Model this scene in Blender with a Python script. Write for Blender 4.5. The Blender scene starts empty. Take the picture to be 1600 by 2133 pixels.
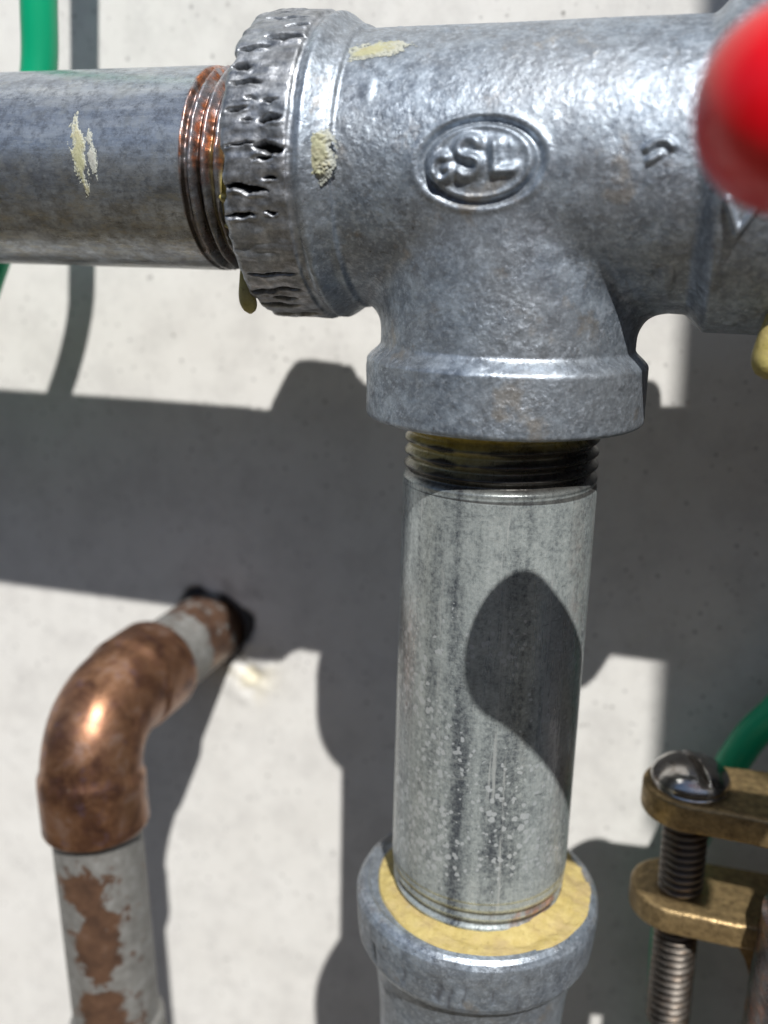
import bpy, bmesh, math, random
import numpy as np
from mathutils import Vector, Matrix
S = 0.01                                   # everything below is written in centimetres
scene = bpy.context.scene
rng = np.random.default_rng(7); random.seed(7)

# ------------------------------------------------------------------ camera
YAW, PITCH, ROLL = 0.285474858, 0.268737876, -0.0226531733
CAM = Vector((2.12696830, -12.8665905, -0.972690569))
fw = Vector((-math.sin(YAW)*math.cos(PITCH), math.cos(YAW)*math.cos(PITCH), -math.sin(PITCH)))
rt = Vector((math.cos(YAW), math.sin(YAW), 0)); dn = fw.cross(rt)
cr, sr = math.cos(ROLL), math.sin(ROLL)
rt2 = rt*cr + dn*sr; dn2 = -rt*sr + dn*cr
cd = bpy.data.cameras.new('camera'); cam = bpy.data.objects.new('camera', cd)
scene.collection.objects.link(cam); scene.camera = cam
M = Matrix((rt2, -dn2, -fw)).transposed().to_4x4(); M.translation = CAM*S
cam.matrix_world = M
cd.sensor_fit = 'HORIZONTAL'; cd.sensor_width = 36; cd.lens = 45
cd.clip_start = 0.002; cd.clip_end = 2000
cd.dof.use_dof = True; cd.dof.focus_distance = 0.122; cd.dof.aperture_fstop = 19

# ------------------------------------------------------------------ sky, sun, exposure
SUN = Vector((-.504, 1, -1.363)).normalized()            # direction the light travels
world = bpy.data.worlds.new("World"); scene.world = world; world.use_nodes = True
wn = world.node_tree; wn.nodes.clear()
sky = wn.nodes.new('ShaderNodeTexSky'); sky.sky_type = 'NISHITA'; sky.sun_disc = False
sky.sun_elevation = math.asin(-SUN.z); sky.sun_rotation = math.atan2(-SUN.x, -SUN.y)
sky.air_density = 1.0; sky.dust_density = .7; sky.ozone_density = 1.0
bg = wn.nodes.new('ShaderNodeBackground'); bg.inputs[1].default_value = .068
wo = wn.nodes.new('ShaderNodeOutputWorld')
wn.links.new(sky.outputs[0], bg.inputs[0]); wn.links.new(bg.outputs[0], wo.inputs[0])
sl = bpy.data.lights.new('sun', 'SUN'); sl.energy = 5.0; sl.angle = math.radians(.53); sl.color = (1, .965, .91)
so = bpy.data.objects.new('sun', sl); scene.collection.objects.link(so)
so.rotation_euler = SUN.to_track_quat('-Z', 'Y').to_euler(); so.location = (1, -2, 3)
scene.view_settings.view_transform = 'Standard'; scene.view_settings.look = 'None'
scene.view_settings.exposure = .12; scene.view_settings.gamma = 1

# ------------------------------------------------------------------ helpers
def tag(o, label=None, cat=None, group=None, kind=None):
    for k, v in (('label', label), ('category', cat), ('group', group), ('kind', kind)):
        if v: o[k] = v
    return o
def empty(name, base, label, cat, group=None):
    o = bpy.data.objects.new(name, None); scene.collection.objects.link(o)
    o.location = Vector(base)*S; o.empty_display_size = .01
    return tag(o, label, cat, group)
def mesh(name, V, F, mat, parent=None, base=(0, 0, 0), attrs=None, smooth=True, label=None):
    """V in world centimetres; base = origin of the object (or of the thing it belongs to)."""
    V = (np.asarray(V, float) - np.asarray(base, float))*S
    me = bpy.data.meshes.new(name)
    me.from_pydata(V.tolist(), [], [tuple(int(i) for i in f) for f in F]); 
    me.polygons.foreach_set('use_smooth', [smooth]*len(me.polygons))
    for k, a in (attrs or {}).items():
        at = me.attributes.new(k, 'FLOAT', 'POINT'); at.data.foreach_set('value', np.clip(np.asarray(a, float), 0, 1))
    me.materials.append(mat); me.update()
    o = bpy.data.objects.new(name, me); scene.collection.objects.link(o)
    if parent: o.parent = parent
    else: o.location = Vector(base)*S
    if label: o['label'] = label
    return o
def gridfaces(n, m, wrap=False, flip=False):
    """n rows, m columns, columns wrap if asked"""
    i, j = np.meshgrid(np.arange(n-1), np.arange(m if wrap else m-1), indexing='ij')
    j2 = (j+1) % m
    f = np.stack([i*m+j, i*m+j2, (i+1)*m+j2, (i+1)*m+j], -1).reshape(-1, 4)
    return f[:, ::-1] if flip else f
def _h(ix, iy, iz, seed):
    h = (ix*374761393 + iy*668265263 + iz*2147483647 + seed*974634777) & 0xffffffff
    h = ((h ^ (h >> 13))*1274126177) & 0xffffffff
    return ((h ^ (h >> 16)) & 0xffff)/65535.0
def noise(P, sc=(1, 1, 1), seed=0):
    """value noise -1..1 on an (n,3) array"""
    P = np.asarray(P, float)*np.asarray(sc, float)
    I = np.floor(P).astype(np.int64); f = P - I; f = f*f*(3-2*f); r = 0
    for a in (0, 1):
        for b in (0, 1):
            for c in (0, 1):
                w = (f[:, 0] if a else 1-f[:, 0])*(f[:, 1] if b else 1-f[:, 1])*(f[:, 2] if c else 1-f[:, 2])
                r = r + w*_h(I[:, 0]+a, I[:, 1]+b, I[:, 2]+c, seed)
    return r*2-1
def fbm(P, sc=1, seed=0, o=3):
    r = 0; a = 1; t = 0; sc = np.ones(3)*sc
    for k in range(o): r = r + a*noise(P, sc, seed+k*17); t += a; a *= .5; sc = sc*2.03
    return r/t
def sstep(a, b, x):
    t = np.clip((x-a)/(b-a), 0, 1); return t*t*(3-2*t)
def frame(ax):
    ax = Vector(ax).normalized(); h = Vector((0, -1, 0)) if abs(ax.y) < .9 else Vector((0, 0, 1))
    u = (h - ax*h.dot(ax)).normalized(); v = ax.cross(u); return np.array(u), np.array(v), np.array(ax)
def revolve(ts, rf, nphi, origin, ax):
    """surface of revolution: t along axis, radius rf(t_array, phi_array). phi=0 faces -y. returns V, T, PHI"""
    u, v, a = frame(ax); ph = np.linspace(0, 2*math.pi, nphi, endpoint=False)
    T, PH = np.meshgrid(ts, ph, indexing='ij'); T = T.ravel(); PH = PH.ravel()
    R = rf(T, PH)
    V = np.array(origin)+T[:, None]*a+R[:, None]*(np.cos(PH)[:, None]*u+np.sin(PH)[:, None]*v)
    return V, T, PH, R
def capped(V, n, m):
    """faces of a revolve plus end discs"""
    F = gridfaces(n, m, True).tolist()
    F.append(list(range(m))[::-1]); F.append([(n-1)*m+i for i in range(m)])
    return F
def lathe(name, prof, mat, parent, base, origin=(0, 0, 0), ax=(0, 0, 1), nphi=96, attrs=None, smooth=True, sub=1):
    """prof = [(t, r)] followed exactly (may go inwards)"""
    pr = []
    for (a, b) in zip(prof[:-1], prof[1:]):
        for k in range(sub): pr.append((a[0]+(b[0]-a[0])*k/sub, a[1]+(b[1]-a[1])*k/sub))
    pr.append(prof[-1]); n = len(pr)
    u, v, a = frame(ax); ph = np.linspace(0, 2*math.pi, nphi, endpoint=False)
    T = np.repeat([p[0] for p in pr], nphi); R = np.repeat([p[1] for p in pr], nphi); PH = np.tile(ph, n)
    V = np.array(origin)+T[:, None]*a+R[:, None]*(np.cos(PH)[:, None]*u+np.sin(PH)[:, None]*v)
    return mesh(name, V, capped(V, n, nphi), mat, parent, base, attrs(V, T, PH) if attrs else None, smooth)
def tube(name, pts, rad, mat, parent=None, base=(0, 0, 0), n=24, attrs=None, steps=14):
    """smooth tube through points (Catmull-Rom)"""
    P = [np.array(p, float) for p in pts]; P = [2*P[0]-P[1]]+P+[2*P[-1]-P[-2]]; C = []
    for i in range(1, len(P)-2):
        for k in range(steps):
            t = k/steps; a, b, c, d = P[i-1:i+3]
            C.append(.5*((2*b)+(-a+c)*t+(2*a-5*b+4*c-d)*t*t+(-a+3*b-3*c+d)*t**3))
    C.append(P[-2]); C = np.array(C); T = np.gradient(C, axis=0); T /= np.linalg.norm(T, axis=1)[:, None]
    u = np.cross(T[0], [0, 0, 1.]); u = u if np.linalg.norm(u) > .1 else np.cross(T[0], [1., 0, 0]); u /= np.linalg.norm(u)
    ph = np.linspace(0, 2*math.pi, n, endpoint=False); V = []
    for k in range(len(C)):
        u = u - T[k]*(u@T[k]); u /= np.linalg.norm(u); v = np.cross(T[k], u)
        V.append(C[k]+rad*(np.cos(ph)[:, None]*u+np.sin(ph)[:, None]*v))
    V = np.concatenate(V)
    return mesh(name, V, capped(V, len(C), n), mat, parent, base, attrs(V) if attrs else None)

# ------------------------------------------------------------------ materials
class NT:
    def __init__(s, name):
        s.m = bpy.data.materials.new(name); s.m.use_nodes = True; s.t = s.m.node_tree; s.t.nodes.clear()
        s.out = s.n('ShaderNodeOutputMaterial'); s.b = s.n('ShaderNodeBsdfPrincipled'); s.l(s.b.outputs[0], s.out.inputs[0])
        tc = s.n('ShaderNodeTexCoord'); mp = s.n('ShaderNodeMapping'); mp.inputs['Scale'].default_value = (100, 100, 100)
        s.l(tc.outputs['Object'], mp.inputs[0]); s.co = mp.outputs[0]
    def n(s, t): return s.t.nodes.new(t)
    def l(s, a, b): s.t.links.new(a, b)
    def put(s, sock, v):
        if hasattr(v, 'is_linked') or isinstance(v, bpy.types.NodeSocket): s.l(v, sock)
        elif isinstance(v, (tuple, list)) and len(v) == 3 and sock.type == 'RGBA': sock.default_value = (*v, 1)
        else: sock.default_value = v
    def scaled(s, sc):
        mp = s.n('ShaderNodeMapping'); mp.inputs['Scale'].default_value = sc; s.l(s.co, mp.inputs[0]); return mp.outputs[0]
    def noise(s, sc, detail=4, rough=.55, stretch=None, dist=0):
        x = s.n('ShaderNodeTexNoise'); s.l(s.scaled(stretch) if stretch else s.co, x.inputs['Vector'])
        x.inputs['Scale'].default_value = sc; x.inputs['Detail'].default_value = detail; x.inputs['Roughness'].default_value = rough
        x.inputs['Distortion'].default_value = dist
        return x.outputs['Fac']
    def voro(s, sc, feature='F1', stretch=None, out='Distance', rnd=1):
        x = s.n('ShaderNodeTexVoronoi'); x.feature = feature; s.l(s.scaled(stretch) if stretch else s.co, x.inputs['Vector'])
        x.inputs['Scale'].default_value = sc; x.inputs['Randomness'].default_value = rnd; return x.outputs[out]
    def ramp(s, fac, stops, mode='LINEAR'):
        x = s.n('ShaderNodeValToRGB'); s.put(x.inputs[0], fac); r = x.color_ramp; r.interpolation = mode
        while len(r.elements) < len(stops): r.elements.new(.5)
        for e, (p, c) in zip(r.elements, stops):
            e.position = p; e.color = (c, c, c, 1) if isinstance(c, (int, float)) else (*c, 1)
        return x.outputs[0]
    def mix(s, f, a, b, mode='MIX'):
        x = s.n('ShaderNodeMix'); x.data_type = 'RGBA'; x.blend_type = mode; s.put(x.inputs[0], f); s.put(x.inputs[6], a); s.put(x.inputs[7], b); return x.outputs[2]
    def math(s, op, a, b=0, clamp=False):
        x = s.n('ShaderNodeMath'); x.operation = op; x.use_clamp = clamp; s.put(x.inputs[0], a); s.put(x.inputs[1], b); return x.outputs[0]
    def attr(s, name):
        x = s.n('ShaderNodeAttribute'); x.attribute_name = name; return x.outputs['Fac']
    def bump(s, h, strength=.5, dist=.1, prev=None):
        x = s.n('ShaderNodeBump'); x.inputs['Strength'].default_value = strength; x.inputs['Distance'].default_value = dist*S
        s.l(h, x.inputs['Height'])
        if prev is not None: s.l(prev, x.inputs['Normal'])
        return x.outputs[0]
    def done(s, col=None, metal=None, rough=None, normal=None, spec=None, coat=None):
        b = s.b.inputs
        if col is not None: s.put(b['Base Color'], col)
        if metal is not None: s.put(b['Metallic'], metal)
        if rough is not None: s.put(b['Roughness'], rough)
        if normal is not None: s.l(normal, b['Normal'])
        if spec is not None: b['Specular IOR Level'].default_value = spec
        if coat is not None: b['Coat Weight'].default_value = coat; b['Coat Roughness'].default_value = .15
        return s.m

def mat_cast():
    t = NT('cast_galvanized')
    big = t.noise(.8, 4, .6); mid = t.noise(4, 6, .7); fine = t.noise(15, 4, .7)
    g = t.ramp(mid, [(.34, (.15, .18, .22)), (.5, (.26, .31, .375)), (.64, (.39, .46, .54))])
    g = t.mix(t.ramp(big, [(.40, .0), (.62, .6)]), g, (.28, .30, .325))
    g = t.mix(t.ramp(fine, [(.50, 0), (.64, .5)]), g, (.54, .61, .70)); g = t.mix(t.ramp(t.noise(24, 4, .75), [(.56, 0), (.66, .35)]), g, (.16, .17, .19))
    g = t.mix(t.ramp(t.noise(11, 4, .7, dist=.4), [(.60, 0), (.70, .6)]), g, (.15, .155, .165))
    tan = t.ramp(t.noise(1.5, 4, .6), [(.62, 0), (.70, .4)]); g = t.mix(tan, g, (.40, .345, .27))
    g = t.mix(t.ramp(t.noise(2.2, 6, .75), [(.60, 0), (.72, .45)]), g, (.30, .27, .245))
    pits = t.ramp(t.noise(4.3, 5, .75), [(.27, 1), (.34, 0)]); g = t.mix(pits, g, (.10, .095, .09))
    bead = t.attr('bead'); g = t.mix(bead, g, t.ramp(t.noise(5, 5, .75), [(.35, (.17, .175, .185)), (.52, (.34, .355, .38)), (.66, (.58, .60, .64))]))
    dirt_shade = t.attr('dirt_shade'); g = t.mix(dirt_shade, g, (.03, .028, .027))
    met = t.math('SUBTRACT', t.math('ADD', .62, t.math('MULTIPLY', bead, .3)), t.math('MULTIPLY', dirt_shade, .5))
    ro = t.ramp(t.noise(7, 5, .7), [(.35, .28), (.65, .54)]); ro = t.math('ADD', ro, t.math('MULTIPLY', dirt_shade, .35), True)
    ro = t.math('ADD', ro, t.math('MULTIPLY', bead, .10), True)
    sh = t.attr('shiny'); ro = t.math('SUBTRACT', ro, t.math('MULTIPLY', sh, .10), True)
    patch = t.ramp(t.noise(1.1, 4, .6), [(.38, .35), (.6, 1)])               # cast grain comes and goes
    amt = t.math('MULTIPLY', t.math('SUBTRACT', 1, t.math('MULTIPLY', sh, .7)), t.math('SUBTRACT', patch, t.math('MULTIPLY', bead, .3)))
    gr = t.ramp(t.voro(14, 'SMOOTH_F1'), [(0, 1), (.55, 0)])
    gl = t.ramp(t.voro(8.5, 'SMOOTH_F1'), [(0, 1), (.32, 0)])
    h = t.math('ADD', t.math('MULTIPLY', gr, .4), t.math('MULTIPLY', t.noise(16, 5, .7), 1.3))
    h = t.math('ADD', h, t.math('MULTIPLY', gl, .5))
    h = t.math('MULTIPLY', h, amt)
    n = t.bump(h, .62, .017); n = t.bump(t.noise(30, 4, .7), .5, .008, n)
    return t.done(g, met, ro, n)
def mat_pipe(name, axis, tint=(0, 0, 0)):
    """mottled galvanised pipe; axis = 'z' or 'x': the direction along the pipe"""
    t = NT(name); st = (1, 1, .16) if axis == 'z' else (.16, 1, 1); st2 = (2.2, 2.2, .25) if axis == 'z' else (.25, 2.2, 2.2)
    if axis == 'z':
        fs = t.noise(2.6, 6, .7, (1, 1, .07)); f2 = t.noise(15, 6, .8); f3 = t.noise(2.4, 5, .65)
        v = t.math('ADD', t.math('MULTIPLY', fs, .36), t.math('ADD', t.math('MULTIPLY', f2, .55), t.math('MULTIPLY', f3, .22)))
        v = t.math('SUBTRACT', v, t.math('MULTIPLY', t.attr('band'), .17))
        g = t.ramp(v, [(.41, (.095, .11, .13)), (.49, (.27, .305, .32)), (.57, (.46, .515, .52)), (.67, (.64, .70, .70))])
        hs = t.ramp(t.noise(2.2, 6, .8, (1.5, 1.5, 8)), [(.52, 0), (.62, .75)]); g = t.mix(t.math('MULTIPLY', hs, t.ramp(t.noise(.7, 3, .5), [(.42, .1), (.6, 1)])), g, (.50, .54, .54))
        hd = t.ramp(t.noise(2.9, 6, .8, (1.2, 1.2, 7)), [(.60, 0), (.68, .7)]); g = t.mix(hd, g, (.11, .12, .13))
        lng = t.ramp(t.noise(4.5, 5, .75, (1, 1, .05)), [(.60, 0), (.65, .7)]); g = t.mix(lng, g, (.62, .66, .66))
        dst = t.n('ShaderNodeTexVoronoi'); dst.feature = 'F1'
        wv = t.n('ShaderNodeVectorMath'); wv.operation = 'ADD'; nz = t.n('ShaderNodeTexNoise'); nz.inputs['Scale'].default_value = 9; t.l(t.co, nz.inputs['Vector'])
        sc_ = t.n('ShaderNodeVectorMath'); sc_.operation = 'SCALE'; sc_.inputs['Scale'].default_value = .09; t.l(nz.outputs['Color'], sc_.inputs[0])
        t.l(t.co, wv.inputs[0]); t.l(sc_.outputs[0], wv.inputs[1]); t.l(wv.outputs[0], dst.inputs['Vector']); dst.inputs['Scale'].default_value = 9.0
        thr = t.math('ADD', t.math('MULTIPLY', t.attr('speck'), .47), t.math('SUBTRACT', t.math('MULTIPLY', t.noise(5, 3, .6), .5), .27))
        sp = t.ramp(t.math('SUBTRACT', thr, dst.outputs['Distance']), [(.0, 0), (.05, .85)])
        g = t.mix(sp, g, (.66, .71, .74))
    else:
        g = t.ramp(t.noise(1.5, 6, .7, st, .2), [(.34, (.20, .225, .27)), (.5, (.37, .42, .49)), (.62, (.52, .56, .60))])
        mott = t.ramp(t.noise(8, 7, .8), [(.46, 0), (.60, .7)]); g = t.mix(mott, g, (.16, .175, .20))
        g = t.mix(t.ramp(t.noise(9, 6, .8, (.7, 1, 1)), [(.54, 0), (.62, .65)]), g, (.50, .55, .60))
        lm = t.ramp(t.noise(2.3, 7, .75), [(.5, 0), (.60, .5)]); g = t.mix(lm, g, (.44, .47, .48))
        scr = t.ramp(t.noise(3.2, 5, .8, (.6, 5, 5)), [(.62, 0), (.68, .5)]); g = t.mix(scr, g, (.60, .62, .62))
        scd = t.ramp(t.noise(2.6, 6, .8, (1, 2, 2)), [(.62, 0), (.68, .7)]); g = t.mix(scd, g, (.10, .11, .12))
    if axis == 'x':
        gr = t.ramp(t.noise(3, 6, .75, (1, 1, 1.5)), [(.40, .15), (.58, .95)]); g = t.mix(t.math('MULTIPLY', gr, t.attr('mottle')), g, (.115, .108, .088))
        gw = t.ramp(t.noise(4, 6, .8, (.8, 2, 2)), [(.5, 0), (.62, .8)]); g = t.mix(t.math('MULTIPLY', gw, t.attr('mottle')), g, (.37, .35, .28))
    rust = t.attr('rust'); rn = t.noise(6, 5, .7)
    rc = t.ramp(rn, [(.33, (.075, .05, .045)), (.45, (.20, .10, .07)), (.55, (.34, .13, .065)), (.62, (.66, .21, .06)), (.70, (.50, .36, .30))])
    g = t.mix(rust, g, rc)
    blk = t.attr('dirt_shade'); g = t.mix(blk, g, (.03, .024, .02))
    dope = t.attr('dope'); g = t.mix(dope, g, t.ramp(t.noise(9, 4, .6), [(.3, (.34, .27, .06)), (.65, (.62, .52, .15))]))
    nd = t.math('SUBTRACT', 1, t.math('MULTIPLY', dope, .95))
    met = t.math('MULTIPLY', nd, .50 if axis == 'z' else .72)
    ro = t.ramp(t.noise(4, 5, .7, st2), [(.3, .20), (.7, .42)])
    n = t.bump(t.noise(2.4, 5, .7, st2), .18, .02); n = t.bump(t.noise(20, 4, .7), .30, .006, n)
    n = t.bump(t.noise(5, 3, .6), .12, .03, n)
    return t.done(g, met, ro, n)
def mat_paste(name, a, b, rough=.75):
    t = NT(name); n = t.noise(5, 5, .65)
    c = t.ramp(n, [(.3, a), (.7, b)])
    c = t.mix(t.ramp(t.noise(22, 3, .7), [(.60, 0), (.70, .6)]), c, tuple(x*.5 for x in a))
    c = t.mix(t.ramp(t.noise(1.6, 5, .7), [(.48, 0), (.64, .5)]), c, (.36, .27, .16))
    c = t.mix(t.ramp(t.noise(2.7, 5, .7), [(.62, 0), (.72, .6)]), c, (.30, .29, .25))
    c = t.mix(t.attr('thin'), c, (.40, .42, .38))
    return t.done(c, 0, rough, t.bump(t.noise(7, 5, .7), .55, .03), .35)
def mat_copper(name, patch):
    t = NT(name); n1 = t.noise(2.1, 5, .6, dist=.5)
    c = t.ramp(n1, [(.32, (.11, .055, .04)), (.44, (.20, .10, .06)), (.57, (.31, .165, .095)), (.69, (.38, .245, .19))])
    c = t.mix(t.ramp(t.noise(5, 5, .7), [(.55, 0), (.68, .4)]), c, (.22, .11, .10))
    c = t.mix(t.ramp(t.noise(3.7, 4, .6), [(.60, 0), (.70, .55)]), c, (.17, .12, .17)); c = t.mix(t.ramp(t.noise(6, 6, .8), [(.60, 0), (.70, .45)]), c, (.32, .30, .25))
    met = .8; ro = t.ramp(t.noise(3, 6, .75), [(.34, .30), (.62, .42)])
    if patch:
        c = t.ramp(t.noise(3, 5, .65), [(.3, (.10, .06, .045)), (.6, (.20, .115, .075)), (.75, (.27, .17, .125))])
        pm = t.math('ADD', t.attr('paint'), t.math('MULTIPLY', t.math('SUBTRACT', t.noise(2.8, 9, .74), .5), 2.4)); pm = t.ramp(pm, [(.46, 0), (.56, 1)])
        pc = t.ramp(t.noise(4, 6, .7), [(.3, (.15, .148, .14)), (.55, (.23, .23, .222)), (.75, (.34, .35, .35))])
        c = t.mix(pm, c, pc); met = t.math('SUBTRACT', .55, t.math('MULTIPLY', pm, .35)); ro = t.math('ADD', t.math('MULTIPLY', pm, .12), .42)
        n = t.bump(pm, .5, .012); n = t.bump(t.noise(9, 4, .7), .2, .01, n)
    else:
        n = t.bump(t.noise(3, 4, .6), .12, .04); n = t.bump(t.noise(16, 4, .7), .15, .006, n)
    return t.done(c, met, ro, n)
def mat_stucco():
    t = NT('painted_render')
    c = t.ramp(t.noise(.55, 4, .6), [(.3, (.71, .705, .685)), (.7, (.77, .77, .755))])
    c = t.mix(t.ramp(t.noise(2.8, 5, .7), [(.60, 0), (.75, .35)]), c, (.58, .565, .53))
    c = t.mix(t.ramp(t.noise(.9, 7, .75), [(.46, 0), (.62, .5)]), c, (.56, .555, .545))
    c = t.mix(t.ramp(t.noise(14, 5, .8), [(.58, 0), (.70, .35)]), c, (.45, .44, .42))
    sp = t.math('MULTIPLY', t.ramp(t.voro(2.6), [(.05, 1), (.13, 0)]), t.ramp(t.noise(2, 3, .5), [(.46, 0), (.58, .8)]))
    c = t.mix(sp, c, (.22, .21, .20))
    c = t.mix(t.ramp(t.noise(7, 5, .75), [(.62, 0), (.72, .55)]), c, (.36, .35, .34))
    g2 = t.math('MULTIPLY', t.ramp(t.voro(4.2), [(.08, 1), (.2, 0)]), t.ramp(t.noise(1.1, 4, .6), [(.42, 0), (.56, .85)]))
    c = t.mix(g2, c, (.30, .295, .29))
    c = t.mix(t.attr('dirt_shade'), c, (.035, .034, .036)); c = t.mix(t.attr('cream'), c, (.80, .74, .55))
    h = t.math('ADD', t.math('MULTIPLY', t.noise(1.7, 6, .65), .35), t.math('MULTIPLY', t.noise(9, 5, .75), .5))
    return t.done(c, 0, .85, t.bump(h, .22, .03), .2)
def mat_brass(name, col, dark):
    t = NT(name)
    c = t.ramp(t.noise(7, 5, .7), [(.3, dark), (.55, col), (.75, tuple(min(1, x*1.35) for x in col))])
    g = t.ramp(t.voro(16, 'SMOOTH_F1'), [(0, 1), (.6, 0)])
    n = t.bump(t.math('ADD', g, t.noise(22, 3, .6)), .5, .014)
    return t.done(c, .75, t.ramp(t.noise(9, 3, .6), [(.3, .36), (.7, .55)]), n)
def mat_steel(name, col=(.50, .48, .46), r=(.12, .3), mottle=.5):
    t = NT(name); c = t.mix(t.ramp(t.noise(5, 5, .7), [(.5, 0), (.65, mottle)]), col, (.16, .12, .09))
    return t.done(c, 1.0, t.ramp(t.noise(6, 4, .6), [(.3, r[0]), (.7, r[1])]), t.bump(t.noise(18, 3, .6), .15, .006))
def mat_plain(name, col, rough=.4, metal=0, bumpy=.1, sc=8, coat=None, var=.25, spec=.5):
    t = NT(name); c = t.mix(t.ramp(t.noise(sc*.4, 4, .6), [(.35, 0), (.7, 1)]), col, tuple(x*(1-var) for x in col))
    return t.done(c, metal, rough, t.bump(t.noise(sc, 4, .6), bumpy, .02), spec, coat)

m_cast = mat_cast(); m_vpipe = mat_pipe('galvanized_riser', 'z'); m_hpipe = mat_pipe('galvanized_run', 'x')
m_dope = mat_paste('yellow_sealant', (.38, .295, .10), (.52, .43, .185)); m_dope2 = mat_paste('olive_sealant', (.30, .25, .07), (.55, .48, .18), .4)
m_smear = mat_paste('old_smear', (.33, .33, .17), (.42, .42, .27), .6)
m_cop = mat_copper('copper_elbow', False); m_cop2 = mat_copper('painted_copper', True)
m_wall = mat_stucco(); m_brass = mat_brass('cast_bronze', (.40, .29, .145), (.19, .135, .07))
m_steel = mat_steel('screw_steel'); m_thread = mat_steel('thread_steel', (.17, .155, .14), (.34, .5), .8)
m_red = mat_plain('red_vinyl', (.70, .003, .010), .30, bumpy=.5, sc=1.6, var=.30)
m_green = mat_plain('green_insulation', (.0, .36, .17), .42, bumpy=.04, sc=3, var=.06)
m_valve = mat_brass('valve_brass', (.55, .40, .17), (.30, .2, .08))
m_lever = mat_steel('lever_steel', (.55, .55, .55), (.25, .4), .2)
m_box = mat_plain('shadow_box_grey', (.34, .36, .37), .5, bumpy=.1, sc=1)
m_caulk = mat_plain('black_caulk', (.045, .045, .05), .6, bumpy=.8, sc=4)
def mat_ground():
    t = NT('dry_ground'); c = t.ramp(t.noise(.05, 8, .7), [(.3, (.085, .070, .048)), (.7, (.16, .135, .095))])
    return t.done(c, 0, .95, t.bump(t.noise(.4, 6, .7), .6, 1))
m_ground = mat_ground()

# ------------------------------------------------------------------ ground and wall
GZ = -70
mesh('ground', [(-60000, -60000, GZ), (60000, -60000, GZ), (60000, 60000, GZ), (-60000, 60000, GZ)], [(0, 1, 2, 3)], m_ground, None, (0, 0, GZ))['kind'] = 'structure'
WY = 4.667; HOLE = (-6.88, -8.98)
def build_wall():
    fx = np.concatenate([[-300, -120, -60, -35, -22], np.arange(-17, 9.01, .09), [12, 20, 35, 60, 120, 300]])
    fz = np.concatenate([[GZ-8, -60, -45, -34, -29], np.arange(-26, 6.01, .09), [9, 15, 30, 60, 120, 210]])
    Z, Xx = np.meshgrid(fz, fx, indexing='ij'); X = Xx.ravel(); Zr = Z.ravel(); P = np.stack([X, X*0, Zr], 1)
    fade = sstep(-17, -16, X)*sstep(9, 8, X)*sstep(-26, -25, Zr)*sstep(6, 5, Zr)
    y = WY + fade*(fbm(P, .35, 3)*.012)
    pit = np.clip(noise(P, (3.4, 1, 3.4), 9)-.90, 0, 1)*.10; y = y+pit*fade
    dx = X-HOLE[0]; dz = Zr-HOLE[1]; a = np.arctan2(dz, dx); r = np.hypot(dx, dz)
    edge = .80+.10*np.sin(a*3+1)+.03*np.sin(a*7)+.14*np.exp(-((a-.35)/.7)**2)+.07*noise(P, (2.6, 1, 2.6), 21)
    y = y+1.3*sstep(edge, edge-.12, r)
    # broken chips of render below right of the hole
    c = np.exp(-(((X+6.05)/.55)**2+((Zr+9.95)/.5)**2)); lump = c*np.clip(fbm(P, 3.6, 31)+.05, -.5, 1)*.22; y = y-lump
    dirt_shade = sstep(.14, -.02, r-edge)*(.75+.25*noise(P, (5, 1, 5), 8))+c*np.clip(fbm(P, 3.1, 44)-.18, 0, 1)*2.2
    up = np.exp(-(((X+6.6)/.9)**2+((Zr+8.1)/.45)**2)); dirt_shade = dirt_shade+up*sstep(.15, .6, fbm(P, 1.6, 51)+.2)*.35
    cream = c*sstep(-.1, .35, fbm(P, 1.9, 61))*.8
    n, m = Z.shape; V = np.stack([X, y, Zr], 1); F = gridfaces(n, m).tolist()
    # back and sides make it a solid slab
    k = len(V); bk = [(-300, 24, GZ-8), (300, 24, GZ-8), (300, 24, 210), (-300, 24, 210)]; V = np.concatenate([V, bk])
    bot = list(range(m)); top = [(n-1)*m+i for i in range(m)]; lf = [i*m for i in range(n)]; rg = [i*m+m-1 for i in range(n)]
    F += [[k+3, k+2, k+1, k][::-1], bot[::-1]+[k, k+1], top+[k+2, k+3], lf+[k+3, k], rg[::-1]+[k+1, k+2]]
    z = np.zeros(4)
    w = mesh('house_wall', V, F, m_wall, None, (0, WY, 0), {'dirt_shade': np.concatenate([dirt_shade, z]), 'cream': np.concatenate([cream, z])})
    tag(w, 'off-white rendered house wall behind all the pipes, in sharp sun and shadow', 'wall')
build_wall()

# ------------------------------------------------------------------ cast tee (one continuous surface)
GOUGE = [(-2.54,54.5,0.13,1.9),(-2.62,46.8,0.22,2.0),(-2.96,41.3,0.18,1.6),(-3.04,32.9,0.12,2.0),(-2.95,26.4,0.19,1.2),(-2.60,19.8,0.09,0.9),
(-2.86,19.8,0.08,0.6),(-3.02,16.6,0.13,1.0),(-2.58,13.2,0.13,1.7),(-2.87,12.7,0.08,0.5),(-2.58,3.7,0.18,2.0),(-2.95,4.6,0.18,0.6),(-2.91,-10.0,0.26,1.6),
(-2.58,-6.8,0.09,0.9),(-3.00,-19.6,0.19,1.2),(-2.60,-18.3,0.08,0.7),(-2.78,-43.7,0.30,0.9),(-3.02,-54.1,0.20,1.5),(-2.92,-63.9,0.25,2.3),(-2.62,5.3,0.06,0.6),(-2.66,0.1,0.12,0.7),
(-2.75,62,.25,1.6),(-2.9,70,.2,1.8),(-2.7,-52,.2,1.0),(-2.75,-58,.16,1.2),(-2.9,79,.2,2),(-2.8,-75,.3,2)]
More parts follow.
